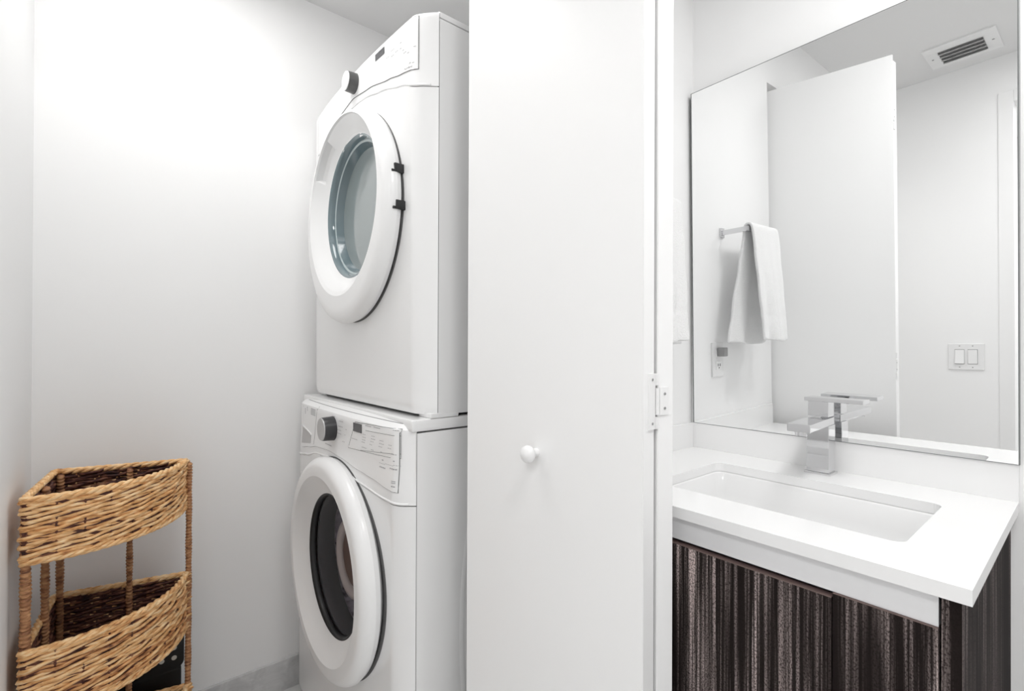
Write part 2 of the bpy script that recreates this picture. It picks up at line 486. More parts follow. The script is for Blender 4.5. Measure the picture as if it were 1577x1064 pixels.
        marks = [(1.1709, 1.0012, 0.0354, 0.0022), (1.1261, 1.0026, 0.0363, 0.0024), (1.0432, 1.0063, 0.02, 0.0018), (1.1916, 0.9777, 0.0182, 0.002), (1.1915, 0.9703, 0.0212, 0.002), (1.1945, 0.9636, 0.0213, 0.002), (1.1975, 0.957, 0.0214, 0.002), (1.1445, 0.9795, 0.02, 0.0019), (1.1444, 0.9722, 0.0257, 0.0019), (1.1501, 0.9654, 0.0201, 0.0019), (1.1558, 0.9572, 0.0162, 0.0019), (1.1027, 0.9741, 0.0216, 0.0019), (1.1026, 0.9666, 0.026, 0.0019), (1.108, 0.9592, 0.0207, 0.0019), (1.0631, 0.9693, 0.018, 0.0016), (1.0656, 0.9614, 0.0185, 0.0021), (1.1924, 0.9441, 0.0303, 0.0022), (1.1481, 0.9451, 0.0161, 0.0022), (1.1035, 0.9472, 0.013, 0.0021), (1.0542, 0.9498, 0.0335, 0.002), (1.2479, 0.9583, 0.0402, 0.0023), (1.0968, 0.929, 0.0107, 0.0037), (1.0474, 0.9344, 0.007, 0.0032), (1.0994, 0.9203, 0.0323, 0.0014), (1.0677, 0.9227, 0.0413, 0.0014), (1.0398, 0.925, 0.0238, 0.0013), (1.0966, 0.9115, 0.0322, 0.0042), (1.0508, 0.9157, 0.03, 0.0041), (1.0469, 0.8859, 0.0141, 0.0077), (1.0468, 0.876, 0.0151, 0.0039),
                 (1.6841, 0.9868, 0.0109, 0.0194), (1.6574, 0.9967, 0.0091, 0.0144), (1.5877, 0.9932, 0.0566, 0.022), (1.4522, 0.9928, 0.0123, 0.0017), (1.3898, 1.0013, 0.0144, 0.0025), (1.3367, 0.994, 0.0325, 0.002), (1.3419, 0.9791, 0.0381, 0.002), (1.35, 0.9683, 0.033, 0.0016), (1.3526, 0.9589, 0.0386, 0.002), (1.3019, 0.9762, 0.0073, 0.0028), (1.3095, 0.9603, 0.0105, 0.0016), (1.3198, 0.9407, 0.0212, 0.0012), (1.4358, 0.9147, 0.0604, 0.003)]
        frames = [[(1.2453, 1.0037), (1.03, 1.0105), (1.03, 0.9421), (1.2875, 0.9296), (1.2453, 1.0037)], [(1.1857, 0.9885), (1.03, 0.9945)], [(1.03, 0.953), (1.2128, 0.9346)], [(1.5418, 1.014), (1.5618, 0.9452), (1.575, 0.894)]]
        disp = (1.2303, 0.9899, 0.05, 0.0224); kn = (1.4, 0.967, 0.034, 0.034)
    bm = B()
    for y, z, wy, hz in marks:
        wy *= 0.9
        if hz > 0.006:          # a block of print: rows
            k = max(2, int(hz / 0.004))
            for q in range(k):
                patch(bm, y, z - hz / 2 + hz * (q + 0.5) / k, wy, hz / k * 0.5, 0.0023)
        else:                   # a word: a few strokes
            k = max(1, int(wy / 0.006))
            for q in range(k):
                patch(bm, y - wy / 2 + wy * (q + 0.5) / k, z, wy / k * 0.72, hz * 0.7, 0.0023)
    o = obj('printed_legend', bm, PRINT, cons); o['kind'] = 'stuff'
    for fr in frames:
        bm = B(); pts = []
        for (a, b), (c, d) in zip(fr, fr[1:]):
            for k in range(8):
                y = a + (c - a) * k / 8; z = b + (d - b) * k / 8
                pts.append((front(y, z) - 0.0018, y, z))
        pts.append((front(*fr[-1]) - 0.0018, *fr[-1]))
        tube(bm, pts, 0.0006, 4)
        obj('printed_frame', bm, SEAML, cons)
    bm = B(); patch(bm, disp[0], disp[1], disp[2], disp[3], 0.003)
    obj('display', bm, DISPLAY, cons)
    # dial
    ky, kz, kr, kd = kn
    kx = front(ky, kz)
    def ring(bm, prof, cy, cz, seg=48):
        return grid(bm, lambda i, j: (prof[j][1], cy + math.cos(6.28318 * i / seg) * prof[j][0], cz + math.sin(6.28318 * i / seg) * prof[j][0]), seg, len(prof), True)
    bm = B()
    ring(bm, [(kr * 1.02, kx), (kr * 1.0, kx - 0.006), (kr * 0.97, kx - kd + 0.004), (kr * 0.93, kx - kd)], ky, kz)
    knob = obj('dial', bm, DRYKNOB if dry else KNOBDARK, cons, smooth=True, auto=40)
    bm = B()
    ring(bm, [(kr * 0.93, kx - kd), (kr * 0.9, kx - kd - 0.0025), (kr * 0.6, kx - kd - 0.001), (0.0005, kx - kd - 0.0005)], ky, kz)
    if not dry:
        pass
    obj('dial_face', bm, KNOBFACE if not dry else PLAST, cons, smooth=True, auto=30)
    if not dry:
        # detergent drawer with its scooped grip
        bm = B()
        def sc(i, j):
            u, v = i / 10, j / 8
            y = 1.722 + (1.607 - 1.722) * u
            zt_ = 0.931 + (0.921 - 0.931) * u; zb_ = 0.876 + (0.892 - 0.876) * u
            z = zt_ + (zb_ - zt_) * v
            dep = 0.012 * math.sin(math.pi * u) ** 0.5 * (1 - v) ** 0.6
            return (front(y, z) - 0.0022 + dep * 0.0, y, z)
        vs = grid(bm, sc, 11, 9)
        obj('drawer_grip', bm, HANDLEG, cons, smooth=True)
        bm = B()
        tube(bm, [(front(y, z) - 0.0025, y, z) for y, z in [(1.73, 0.934), (1.70, 0.9325), (1.66, 0.929), (1.62, 0.923), (1.604, 0.919)]], 0.0022, 6)
        obj('drawer_lip', bm, PLAST, cons, smooth=True)

    # door
    cy, cz = dc
    xd = front(cy, cz)
    seg = 144
    def lathe(prof, seg=seg, mod=None):
        bm = B()
        def P(i, j):
            a = 6.28318530718 * i / seg
            r, x = prof[j]
            if mod:
                r, x = mod(a, j, r, x)
            e = max(0.0, min(1.0, (0.292 - r) / 0.045)) if dry else 0.0
            return (xd + x, cy + math.cos(a) * r, cz + math.sin(a) * r + 0.036 * e)
        grid(bm, P, seg, len(prof), True)
        return bm
    if dry:
        prof = [(0.28, 0.012), (0.297, 0.0)] + [(0.274 + 0.028 * math.cos(q * math.pi / 20), -0.012 - 0.032 * math.sin(q * math.pi / 20)) for q in range(11)]
        fa_, fb_ = Vector((0.2545, -0.0445)), Vector((0.209, -0.006))
        jn = len(prof) + 2
        prof += [tuple(fa_.lerp(fb_, q)) for q in (0, 0.13, 0.16, 0.68, 0.71, 1)] + [(0.204, -0.004)]
        a0, a1 = math.radians(31), math.radians(62)
        def mod(a, j, r, x):
            if a0 <= a <= a1 and j in (jn, jn + 1):
                return r + 0.006, x + 0.02
            return r, x
    else:
        prof = [(0.276, 0.012), (0.292, 0.0)] + [(0.266 + 0.032 * math.cos(q * math.pi / 20), -0.014 - 0.032 * math.sin(q * math.pi / 20)) for q in range(11)]
        prof += [(0.247, -0.0465), (0.223, -0.0295), (0.198, -0.0125), (0.192, -0.011)]
        mod = None
    door = obj('door', lathe(prof, mod=mod), PLAST, t, smooth=True, auto=21)
    # dark ring painting the shadow of the gap behind the door
    bm = B()
    def gr(i, j):
        a = 6.28318530718 * i / 96
        r = (dr - 0.02, dr - 0.0028, dr - 0.0028, dr - 0.02)[j]
        y, z = cy + math.cos(a) * r, cz + math.sin(a) * r
        return (front(y, z) - (0.001 if j < 2 else -0.004), y, z)
    grid(bm, gr, 96, 4, True, True)
    obj('gap_ring', bm, SEAM, door, smooth=True)
    if dry:
        bm = lathe([(0.205, -0.0045), (0.2, -0.005), (0.195, 0.004), (0.193, 0.014)]); obj('window_rim', bm, TEALR, door, smooth=True)
        bm = lathe([(0.193, 0.014), (0.190, 0.0135), (0.187, 0.016)]); obj('window_edge', bm, TEALE, door, smooth=True)
        bm = lathe([(0.187, 0.016), (0.180, 0.034), (0.178, 0.040)]); obj('window_inner_rim', bm, TEALR, door, smooth=True)
        bm = lathe([(0.179, 0.038), (0.12, 0.0385), (0.06, 0.039), (0.0005, 0.039)]); obj('window', bm, TEALG, door, smooth=True)
        # black hinge lugs on the near side
        for a in (math.radians(180 - 12.7), math.radians(180 + 4.6)):
            bm = B()
            hy, hz = cy + math.cos(a) * 0.3035, cz + math.sin(a) * 0.3035
            hx = front(hy, hz)
            box(bm, (hx - 0.024, hy - 0.0025, hz - 0.011), (hx + 0.01, hy + 0.006, hz + 0.011), 0.002)
            box(bm, (hx - 0.031, hy - 0.001, hz - 0.011), (hx - 0.02, hy + 0.007, hz - 0.005), 0.0015)
            obj('door_hinge', bm, BLACKR, door, smooth=True, auto=40)
    else:
        bm = lathe([(0.193, -0.0115), (0.189, -0.012), (0.185, -0.004), (0.184, 0.004)]); obj('window_gasket', bm, BLACKR, door, smooth=True)
        # bulging dark glass bowl
        bm = lathe([(0.1845, 0.0), (0.17, 0.002), (0.13, 0.006), (0.08, 0.010), (0.03, 0.012), (0.0005, 0.0122)])
        obj('window', bm, SMOKED, door, smooth=True)
        # drum seen through the glass
        bm = lathe([(0.212, 0.06), (0.218, 0.075), (0.226, 0.10), (0.226, 0.36), (0.2, 0.375), (0.0005, 0.38)])
        drum = obj('drum', bm, DRUM, t, smooth=True)
        bm = lathe([(0.226, 0.05), (0.205, 0.03), (0.19, 0.012), (0.186, 0.016), (0.192, 0.04), (0.198, 0.066), (0.216, 0.074)])
        obj('door_boot', bm, BOOT, drum, smooth=True)
        # cream ring painting a reflection in the door glass
        bm = lathe([(0.112, 0.046), (0.108, 0.040), (0.098, 0.038), (0.088, 0.042), (0.082, 0.052), (0.1, 0.058), (0.112, 0.046)])
        obj('reflection_ring', bm, CREAM, drum, smooth=True)
        bm = lathe([(0.085, 0.051), (0.05, 0.06), (0.0005, 0.064)])
        obj('lens', bm, DISCBR, drum, smooth=True)  # plain brown disc filling the middle of the ring, no lens
        for a in (0.35, 2.4, 4.5):
            bm = B()
            def bf(i, j):
                aa = a + (j - 3) * 0.05
                hgt = 0.045 * max(0, 1 - ((j - 3) / 3) ** 2)
                return (xd + 0.1 + 0.24 * i / 6, cy + math.cos(aa) * (0.225 - hgt), cz + math.sin(aa) * (0.225 - hgt))
            grid(bm, bf, 7, 7); obj('drum_baffle', bm, DRUMB, drum, smooth=True)
    # feet
    fz = zb
    for (fx, fy) in ((xs + 0.01, y0 + 0.045), (xs + 0.01, y1 - 0.045), (xb - 0.06, y0 + 0.045), (xb - 0.06, y1 - 0.045)):
        bm = B()
        if dry:
            box(bm, (fx - 0.028, fy - 0.046, fz - 0.008), (fx + 0.05, fy + 0.012, fz + 0.004), 0.004, 3)
        else:
            box(bm, (fx - 0.02, fy - 0.02, 0), (fx + 0.02, fy + 0.02, zb + 0.002), 0.004)
        obj('foot', bm, HARDW if dry else BLACKR, t, smooth=True, auto=40)
    # dark underside
    bm = B(); box(bm, (xs + 0.02, y0 + 0.02, fz - (0.006 if dry else 0.02)), (xb - 0.02, y1 - 0.02, fz - 0.0005)); obj('base_tray', bm, BLACKR, t)
    return t


SMOKED = bpy.data.materials.new('smoked_glass'); SMOKED.use_nodes = True
nt = SMOKED.node_tree; nt.nodes.remove(nt.nodes['Principled BSDF'])
_t = nt.nodes.new('ShaderNodeBsdfTransparent'); _t.inputs[0].default_value = (0.72, 0.7, 0.72, 1)
_g = nt.nodes.new('ShaderNodeBsdfGlossy'); _g.inputs['Roughness'].default_value = 0.03
_m = nt.nodes.new('ShaderNodeMixShader')
_m.inputs[0].default_value = 0.07; nt.links.new(_t.outputs[0], _m.inputs[1]); nt.links.new(_g.outputs[0], _m.inputs[2])
nt.links.new(_m.outputs[0], nt.nodes['Material Output'].inputs[0])
DRUM = new_mat('purple_grey_drum', (0.2, 0.18, 0.2), 0.5, 0.0)
lk(DRUM, ramp_col(DRUM, [(0.36, (0.012, 0.009, 0.012)), (0.44, (0.12, 0.095, 0.12)), (0.52, (0.6, 0.53, 0.62)), (0.64, (0.88, 0.82, 0.9))], 11, (1, 1, 1), 5, 0.6, 1.2).outputs[0], bsdf(DRUM).inputs['Base Color'])
DRUMB = new_mat('dark_drum_baffle', (0.06, 0.05, 0.06), 0.35)
BOOT = new_mat('grey_rubber_boot', (0.05, 0.045, 0.05), 0.6)
CREAM = new_mat('cream_reflection_ring', (0.72, 0.66, 0.6), 0.4)
DISCBR = new_mat('brown_disc', (0.16, 0.075, 0.04), 0.3)

machine('washer')
machine('dryer')

# ------------------------------------------------------------------ folding closet door
PANEL_T = 0.035
DZ0, DZ1 = 0.012, 2.178
t = thing('bifold_closet_door', 'white two-leaf folding closet door, folded open in front of the washer', 'door', (0.70, 0.47, 0))
FA = Vector((0.662, 0.467)); EA = Vector((0.6235, 0.907))     # front face of the near-left leaf
FB = Vector((0.735, 0.459)); EB = Vector((0.8335, 0.886))     # front face of the leaf that faces the mirror


def leaf(P, Q, side):
    d = (Q - P).normalized(); n = Vector((-d.y, d.x)) * side
    bm = B()
    cs = [P, Q, Q + n * PANEL_T, P + n * PANEL_T]
    lo = [bm.verts.new((c.x, c.y, DZ0)) for c in cs]; hi = [bm.verts.new((c.x, c.y, DZ1)) for c in cs]
    bm.faces.new(lo[::-1]); bm.faces.new(hi)
    for k in range(4):
        bm.faces.new((lo[k], lo[(k + 1) % 4], hi[(k + 1) % 4], hi[k]))
    bmesh.ops.bevel(bm, geom=list(bm.edges), offset=0.0012, segments=2, affect='EDGES')
    return bm, d, n


bmA, dA, nA = leaf(FA, EA, -1)
leafA = obj('door_leaf', bmA, DOORP, t)
bmB, dB, nB = leaf(FB, EB, 1)
leafB = obj('door_leaf', bmB, DOORP, t)
# round knob on the near leaf
s = (0.697 - FA.y) / dA.y
kp = FA + dA * s; kz = 0.997
ndir = -nA                                                     # out of the face
axis = Vector((ndir.x, ndir.y, 0)); ux = Vector((dA.x, dA.y, 0)); uz = Vector((0, 0, 1))
prof = [(0.0085, 0.0), (0.008, 0.006), (0.0075, 0.012), (0.010, 0.016), (0.0155, 0.020), (0.0168, 0.025), (0.0155, 0.030), (0.011, 0.0335), (0.005, 0.0352), (0.0003, 0.0356)]
bm = B()
grid(bm, lambda i, j: Vector((kp.x, kp.y, kz)) + axis * prof[j][1] + ux * (math.cos(6.28318 * i / 32) * prof[j][0]) + uz * (math.sin(6.28318 * i / 32) * prof[j][0]), 32, len(prof), True)
obj('door_knob', bm, DOORP, leafA, smooth=True)
# hinges across the two leaf edges
eA0, eA1 = FA, FA + nA * PANEL_T
eB0, eB1 = FB, FB + nB * PANEL_T


def hinge(z):
    def plate(bm, p, q, z0, z1, thick=0.0022):
        d = (q - p).normalized(); n = Vector((d.y, -d.x))
        if n.y > 0:
            n = -n
        vs = []
        for zz in (z0, z1):
            for c in (p, q, q + n * thick, p + n * thick):
                vs.append(bm.verts.new((c.x, c.y, zz)))
        bm.faces.new(vs[0:4]); bm.faces.new(vs[4:8])
        for k in range(4):
            bm.faces.new((vs[k], vs[(k + 1) % 4], vs[4 + (k + 1) % 4], vs[4 + k]))
        return n
    bm = B()
    a = eA0.lerp(eA1, 0.42); gap = eA1.lerp(eB1, 0.5)
    nA_ = plate(bm, a, eA1, z - 0.046, z + 0.046)
    plate(bm, eA1.lerp(a, 0.0), gap.lerp(eB1, 0.9), z + 0.026, z + 0.046)
    plate(bm, eA1.lerp(a, 0.0), gap.lerp(eB1, 0.9), z - 0.046, z - 0.026)
    b = eB0.lerp(eB1, 0.35)
    nB_ = plate(bm, eB1.lerp(b, 0.15), b, z - 0.023, z + 0.023)
    for zz in (z + 0.036, z - 0.036, z):
        tube(bm, [(gap.x + nA_.x * 0.003, gap.y + nA_.y * 0.003, zz - (0.009 if zz != z else 0.022)), (gap.x + nA_.x * 0.003, gap.y + nA_.y * 0.003, zz + (0.009 if zz != z else 0.022))], 0.003, 10)
    h = obj('hinge', bm, HARDW, t)
    for (p, n, zz) in ((eA0.lerp(eA1, 0.72), nA_, z + 0.036), (eA0.lerp(eA1, 0.72), nA_, z - 0.036), (eB0.lerp(eB1, 0.6), nB_, z + 0.012), (eB0.lerp(eB1, 0.6), nB_, z - 0.012)):
        bm = B()
        c = p + n * 0.0023
        tube(bm, [(c.x, c.y, zz), (c.x + n.x * 0.001, c.y + n.y * 0.001, zz)], 0.0022, 10)
        obj('screw', bm, SCREW, h)


SCREW = new_mat('grey_screw_head', (0.3, 0.3, 0.3), 0.4, 0.3)
hinge(1.112); hinge(1.985); hinge(0.22)
# track in the head of the opening
bm = B(); box(bm, (-0.135, 0.868, 2.184), (JX, 0.912, HEAD_Z), 0.002)
struct('trim_3', bm, HARDW)

# ------------------------------------------------------------------ vanity
YR, YL = 0.104, 0.817            # right and left end of the worktop
XFc, XBk = 0.857, 1.4226         # front and back edge
ZC = 0.89; TH = 0.0215
cab = thing('vanity_cabinet', 'dark striped wood vanity cabinet under the white worktop', 'cabinet', (1.15, 0.46, 0))
bm = B()
box(bm, (0.884, YR + 0.012, 0.1), (1.43, YR + 0.030, ZC - TH), 0.0008)
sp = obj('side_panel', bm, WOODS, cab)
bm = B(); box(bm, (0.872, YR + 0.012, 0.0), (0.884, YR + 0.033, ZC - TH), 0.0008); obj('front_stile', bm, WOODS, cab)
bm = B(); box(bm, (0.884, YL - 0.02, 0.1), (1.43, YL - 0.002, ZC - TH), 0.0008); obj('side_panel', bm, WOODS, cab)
bm = B(); box(bm, (0.9, YR + 0.03, 0.1), (1.43, YL - 0.02, 0.12)); obj('bottom_panel', bm, CABDARK, cab)
bm = B(); box(bm, (1.415, YR + 0.03, 0.12), (1.43, YL - 0.02, ZC - TH - 0.005)); obj('back_panel', bm, CABDARK, cab)
bm = B(); box(bm, (0.94, YR + 0.03, 0.0), (1.4, YL - 0.02, 0.1)); obj('plinth', bm, CABDARK, cab)
bm = B(); box(bm, (0.8745, YR + 0.036, 0.8205), (0.888, YL - 0.021, ZC - TH - 0.0005), 0.001); obj('apron', bm, APRON, cab) if 'APRON' in globals() else obj('apron', bm, new_mat('white_apron_laminate', (0.78, 0.78, 0.79), 0.35), cab)
ym = 0.2660
for (ya, yb, top, xx) in ((YR + 0.036, ym - 0.0006, 0.8202, 0.871), (ym + 0.0006, YL - 0.004, 0.8135, 0.869)):
    bm = B(); box(bm, (xx, ya, 0.105), (xx + 0.018, yb, top - 0.0012), 0.0006)
    d = obj('cabinet_door', bm, WOOD, cab)
    bm = B(); box(bm, (xx - 0.0002, ya, top - 0.0012), (xx + 0.0178, yb, top)); obj('edge_band', bm, WOODEDGE, d)

# worktop with an opening for the basin
SX0, SX1, SY0, SY1 = 0.977, 1.281, 0.198, 0.662


def rrect(x0, x1, y0, y1, r, n=6):
    pts = []
    for cx, cy, a in ((x1 - r, y1 - r, 0), (x0 + r, y1 - r, 90), (x0 + r, y0 + r, 180), (x1 - r, y0 + r, 270)):
        for k in range(n + 1):
            q = math.radians(a + 90 * k / n)
            pts.append((cx + r * math.cos(q), cy + r * math.sin(q)))
    return pts


top = thing('worktop', 'white quartz worktop with splashbacks on the dark vanity', 'countertop', (1.15, 0.46, ZC - TH))
inner = rrect(SX0, SX1, SY0, SY1, 0.02)
n = len(inner)
outer = []
for k, (x, y) in enumerate(inner):                 # push each inner point out to the slab's rectangle
    cx, cy = (SX0 + SX1) / 2, (SY0 + SY1) / 2
    q = k // 7
    ex = XBk if q in (0, 3) else XFc
    ey = YL if q in (0, 1) else YR
    kk = k % 7
    first_x = q in (0, 2)
    if kk == 3:
        outer.append((ex, ey))
    elif (kk < 3) == first_x:
        outer.append((ex, y))
    else:
        outer.append((x, ey))
bm = B()
for z in (ZC, ZC - TH):
    pass
vi_t = [bm.verts.new((x, y, ZC)) for x, y in inner]; vo_t = [bm.verts.new((x, y, ZC)) for x, y in outer]
vi_b = [bm.verts.new((x, y, ZC - TH)) for x, y in inner]; vo_b = [bm.verts.new((x, y, ZC - TH)) for x, y in outer]
for k in range(n):
    k2 = (k + 1) % n
    bm.faces.new((vi_t[k], vi_t[k2], vo_t[k2], vo_t[k])); bm.faces.new((vi_b[k], vo_b[k], vo_b[k2], vi_b[k2]))
    bm.faces.new((vi_t[k], vi_b[k], vi_b[k2], vi_t[k2])); bm.faces.new((vo_t[k], vo_t[k2], vo_b[k2], vo_b[k]))
sharp = [e for e in bm.edges if len(e.link_faces) == 2 and e.calc_face_angle(0) > 0.8]
bmesh.ops.bevel(bm, geom=sharp, offset=0.0015, segments=2, affect='EDGES')
obj('slab', bm, QUARTZ, top)
bm = B(); box(bm, (XBk, YR, ZC - 0.001), (1.4315, YL + 0.0095, 0.9655), 0.0012); obj('back_splash', bm, QUARTZ, top)
bm = B(); box(bm, (XFc, YL, ZC - 0.001), (XBk, YL + 0.0095, 0.9655), 0.0012); obj('side_splash', bm, QUARTZ, top)

# basin
basin = thing('basin', 'white rectangular undermount basin set into the worktop', 'sink', (1.13, 0.43, ZC - TH))
bm = B()
lev = [(0.010, 0.0), (0.0, 0.0), (-0.003, -0.004), (-0.008, -0.05), (-0.016, -0.095), (-0.034, -0.115), (-0.07, -0.122), (-0.12, -0.127)]
def bas(i, j):
    d, z = lev[j]
    r = max(0.012, 0.028 + (0.01 if d > 0 else 0) - (0 if j < 4 else -0.008))
    p = rrect(SX0 - d, SX1 + d, SY0 - d, SY1 + d, min(r, 0.02 + 0.0), 6)[i]
    return (p[0], p[1], ZC - TH - 0.001 + z)
vs = grid(bm, bas, n, len(lev), True)
bm.faces.new([vs[i][-1] for i in range(n)])
obj('bowl', bm, CERAM, basin, smooth=True, auto=50)
bm = B()
pr = [(0.0005, 0.004), (0.018, 0.004), (0.022, 0.002), (0.023, 0.0)]
grid(bm, lambda i, j: (1.129 + math.cos(6.28318 * i / 28) * pr[j][0], 0.43 + math.sin(6.28318 * i / 28) * pr[j][0], ZC - TH - 0.128 + pr[j][1]), 28, 4, True)
obj('drain', bm, CHROME, basin, smooth=True)

# tap
FX, FY = 1.373, 0.444
tap = thing('basin_tap', 'square chrome single-lever tap behind the white basin', 'faucet', (FX, FY, ZC))
bm = B(); box(bm, (FX - 0.029, FY - 0.029, ZC), (FX + 0.027, FY + 0.029, ZC + 0.006), 0.0015); obj('base_plate', bm, CHROME, tap)
bm = B(); box(bm, (FX - 0.024, FY - 0.0245, ZC + 0.006), (FX + 0.022, FY + 0.0245, ZC + 0.1215), 0.0012); obj('column', bm, CHROME, tap)
# flat spout over the basin, turned a little to the right
def turned(bm, ang, cent):
    bmesh.ops.rotate(bm, verts=bm.verts, cent=cent, matrix=Matrix.Rotation(math.radians(ang), 3, 'Z'))
    return bm
bm = B(); box(bm, (FX - 0.178, FY - 0.0235, ZC + 0.122), (FX + 0.022, FY + 0.0235, ZC + 0.140), 0.0012); obj('spout', turned(bm, 4, (FX, FY, ZC)), CHROME, tap)
bm = B(); tube(bm, [(FX - 0.158, FY, ZC + 0.113), (FX - 0.158, FY, ZC + 0.123)], 0.013, 20); obj('aerator', turned(bm, 4, (FX, FY, ZC)), CHROME, tap)
# handle: cap on the column with a flat lever turned along the mirror
bm = B(); box(bm, (FX - 0.022, FY - 0.0225, ZC + 0.143), (FX + 0.02, FY + 0.0225, ZC + 0.180), 0.0012); obj('cartridge_cap', bm, CHROME, tap)
bm = B(); box(bm, (FX - 0.036, FY - 0.098, ZC + 0.1805), (FX + 0.014, FY + 0.026, ZC + 0.190), 0.0012); obj('lever', bm, CHROME, tap)

# ------------------------------------------------------------------ mirror (leans a little forward at its top)
mir = thing('wall_mirror', 'large frameless mirror standing on the splashback above the basin', 'mirror', (XBk, 0.817, 0.966))
a, b = math.radians(1.151), math.radians(-0.445)
nrm = Vector((-math.cos(a) * math.cos(b), -math.cos(a) * math.sin(b), -math.sin(a)))
P0 = Vector((XBk, 0.817, 0.966))
hdir = Vector((math.sin(b) * -1, math.cos(b), 0)) * -1        # along the bottom edge towards the right
hdir = Vector((nrm.y, -nrm.x, 0)).normalized()
if hdir.y > 0:
    hdir = -hdir
vdir = nrm.cross(hdir).normalized()
if vdir.z < 0:
    vdir = -vdir
MW, MH = 0.713, 1.028
bm = B()
fr = [P0 + hdir * x + vdir * z for x, z in ((0.003, 0.001), (MW, 0.001), (MW, MH), (0.003, MH))]
fv = [bm.verts.new(p) for p in fr]
bm.faces.new(fv)
glass = obj('silvered_face', bm, MIRROR, mir)
bm = B()
fr2 = [p - nrm * 0.0004 for p in [P0 + hdir * x + vdir * z for x, z in ((0, 0), (MW + 0.002, 0), (MW + 0.002, MH + 0.002), (0, MH + 0.002))]]
bk = [Vector((XW - 0.0006, p.y, p.z)) for p in fr2]
v1 = [bm.verts.new(p) for p in fr2]; v2 = [bm.verts.new(p) for p in bk]
bm.faces.new(v1); bm.faces.new(v2[::-1])
for k in range(4):
    bm.faces.new((v1[k], v1[(k + 1) % 4], v2[(k + 1) % 4], v2[k]))
obj('backing', bm, MEDGE, mir)

# ------------------------------------------------------------------ towel, rail, outlet on the towel wall
rail = thing('towel_rail', 'short square chrome towel bar on the wall left of the mirror', 'towel rail', (1.12, YT, 1.585))
bm = B(); box(bm, (0.985, 0.734, 1.578), (1.214, 0.746, 1.590), 0.001); obj('bar', bm, CHROME, rail)
for x in (0.991, 1.211):
    bm = B(); box(bm, (x - 0.004, 0.733, 1.576), (x + 0.004, YT - 0.006, 1.592), 0.001); bp = obj('bracket', bm, CHROME, rail)
    bm = B(); box(bm, (x - 0.012, YT - 0.006, 1.568), (x + 0.012, YT, 1.600), 0.001); obj('wall_plate', bm, CHROME, bp)

NU, NV = 40, 90
def towel(i, j):
    u = i / (NU - 1); v = j / (NV - 1)
    L1, L2, rr = 0.385, 0.378, 0.012
    arc = math.pi * rr
    s = v * (L1 + L2 + arc)
    if s < L1:                                    # flap against the wall, from its hem upward
        d = L1 - s; k = d / L1
        y = 0.74 + rr + 0.024 * min(1, k * 1.5) ** 0.8; z = 1.592 - d
        xl, xr = 1.02, 1.2 + 0.08 * k ** 1.5
        y -= 0.007 * math.sin(u * 9 + 0.6) * k + 0.008 * (0.5 - 0.5 * math.cos(u * 14)) * k
    elif s < L1 + arc:
        q = (s - L1) / rr
        y = 0.74 + rr * math.cos(q); z = 1.592 + rr * math.sin(q)
        xl, xr = 1.006, 1.2
    else:
        d = s - L1 - arc; k = d / L2
        y = 0.74 - rr - 0.032 * k ** 0.9; z = 1.592 - d
        xl, xr = 1.008 - 0.006 * k ** 1.5, 1.2 - 0.01 * k
        y += 0.007 * math.sin(u * 8 + 1.1) * k + 0.004 * math.sin(u * 19) * k
        if 0.765 < k < 0.79:
            y += 0.0022
    x = xl + (xr - xl) * u
    z += -0.008 * math.sin(u * 5.0) * (v - 0.5) * 2 * (1 if v > 0.5 else -1) * 0.6
    x += 0.002 * math.sin(v * 40)
    return (x, y, z)
bm = B(); grid(bm, towel, NU, NV)
tw = obj('hand_towel', bm, TERRY, None, base=(1.1, 0.765, 1.2), smooth=True)
tag(tw, 'white terry hand towel folded over the short chrome towel bar', 'towel')
md = tw.modifiers.new('thick', 'SOLIDIFY'); md.thickness = 0.009; md.offset = 0.0
md = tw.modifiers.new('sub', 'SUBSURF'); md.levels = 1; md.render_levels = 1

out = thing('wall_outlet', 'white wall outlet plate below the hanging white towel', 'outlet', (1.256, YT, 1.155))
bm = B(); box(bm, (1.221, YT - 0.006, 1.098), (1.291, YT, 1.213), 0.002); pl = obj('plate', bm, HARDW, out)
for z in (1.136, 1.176):
    bm = B(); box(bm, (1.240, YT - 0.0085, z - 0.014), (1.272, YT - 0.005, z + 0.014), 0.003); so = obj('socket', bm, PLAST, out)
    bm = B()
    for x in (1.249, 1.262):
        box(bm, (x - 0.0014, YT - 0.0092, z - 0.003), (x + 0.0014, YT - 0.0084, z + 0.006))
    box(bm, (1.2535, YT - 0.0092, z - 0.010), (1.2575, YT - 0.0084, z - 0.006))
    obj('slot', bm, BLACKR, so)
plug = tag(obj('outlet_plug', B_box((1.243, YT - 0.034, 1.166), (1.268, YT - 0.0096, 1.196), 0.004), new_mat('grey_plug_plastic', (0.3, 0.3, 0.3), 0.3, 0.4), None, base=(1.256, YT - 0.02, 1.18)),  # plain grey plug, carries no lamp
           'small grey plug pushed into the wall outlet under the towel', 'plug')

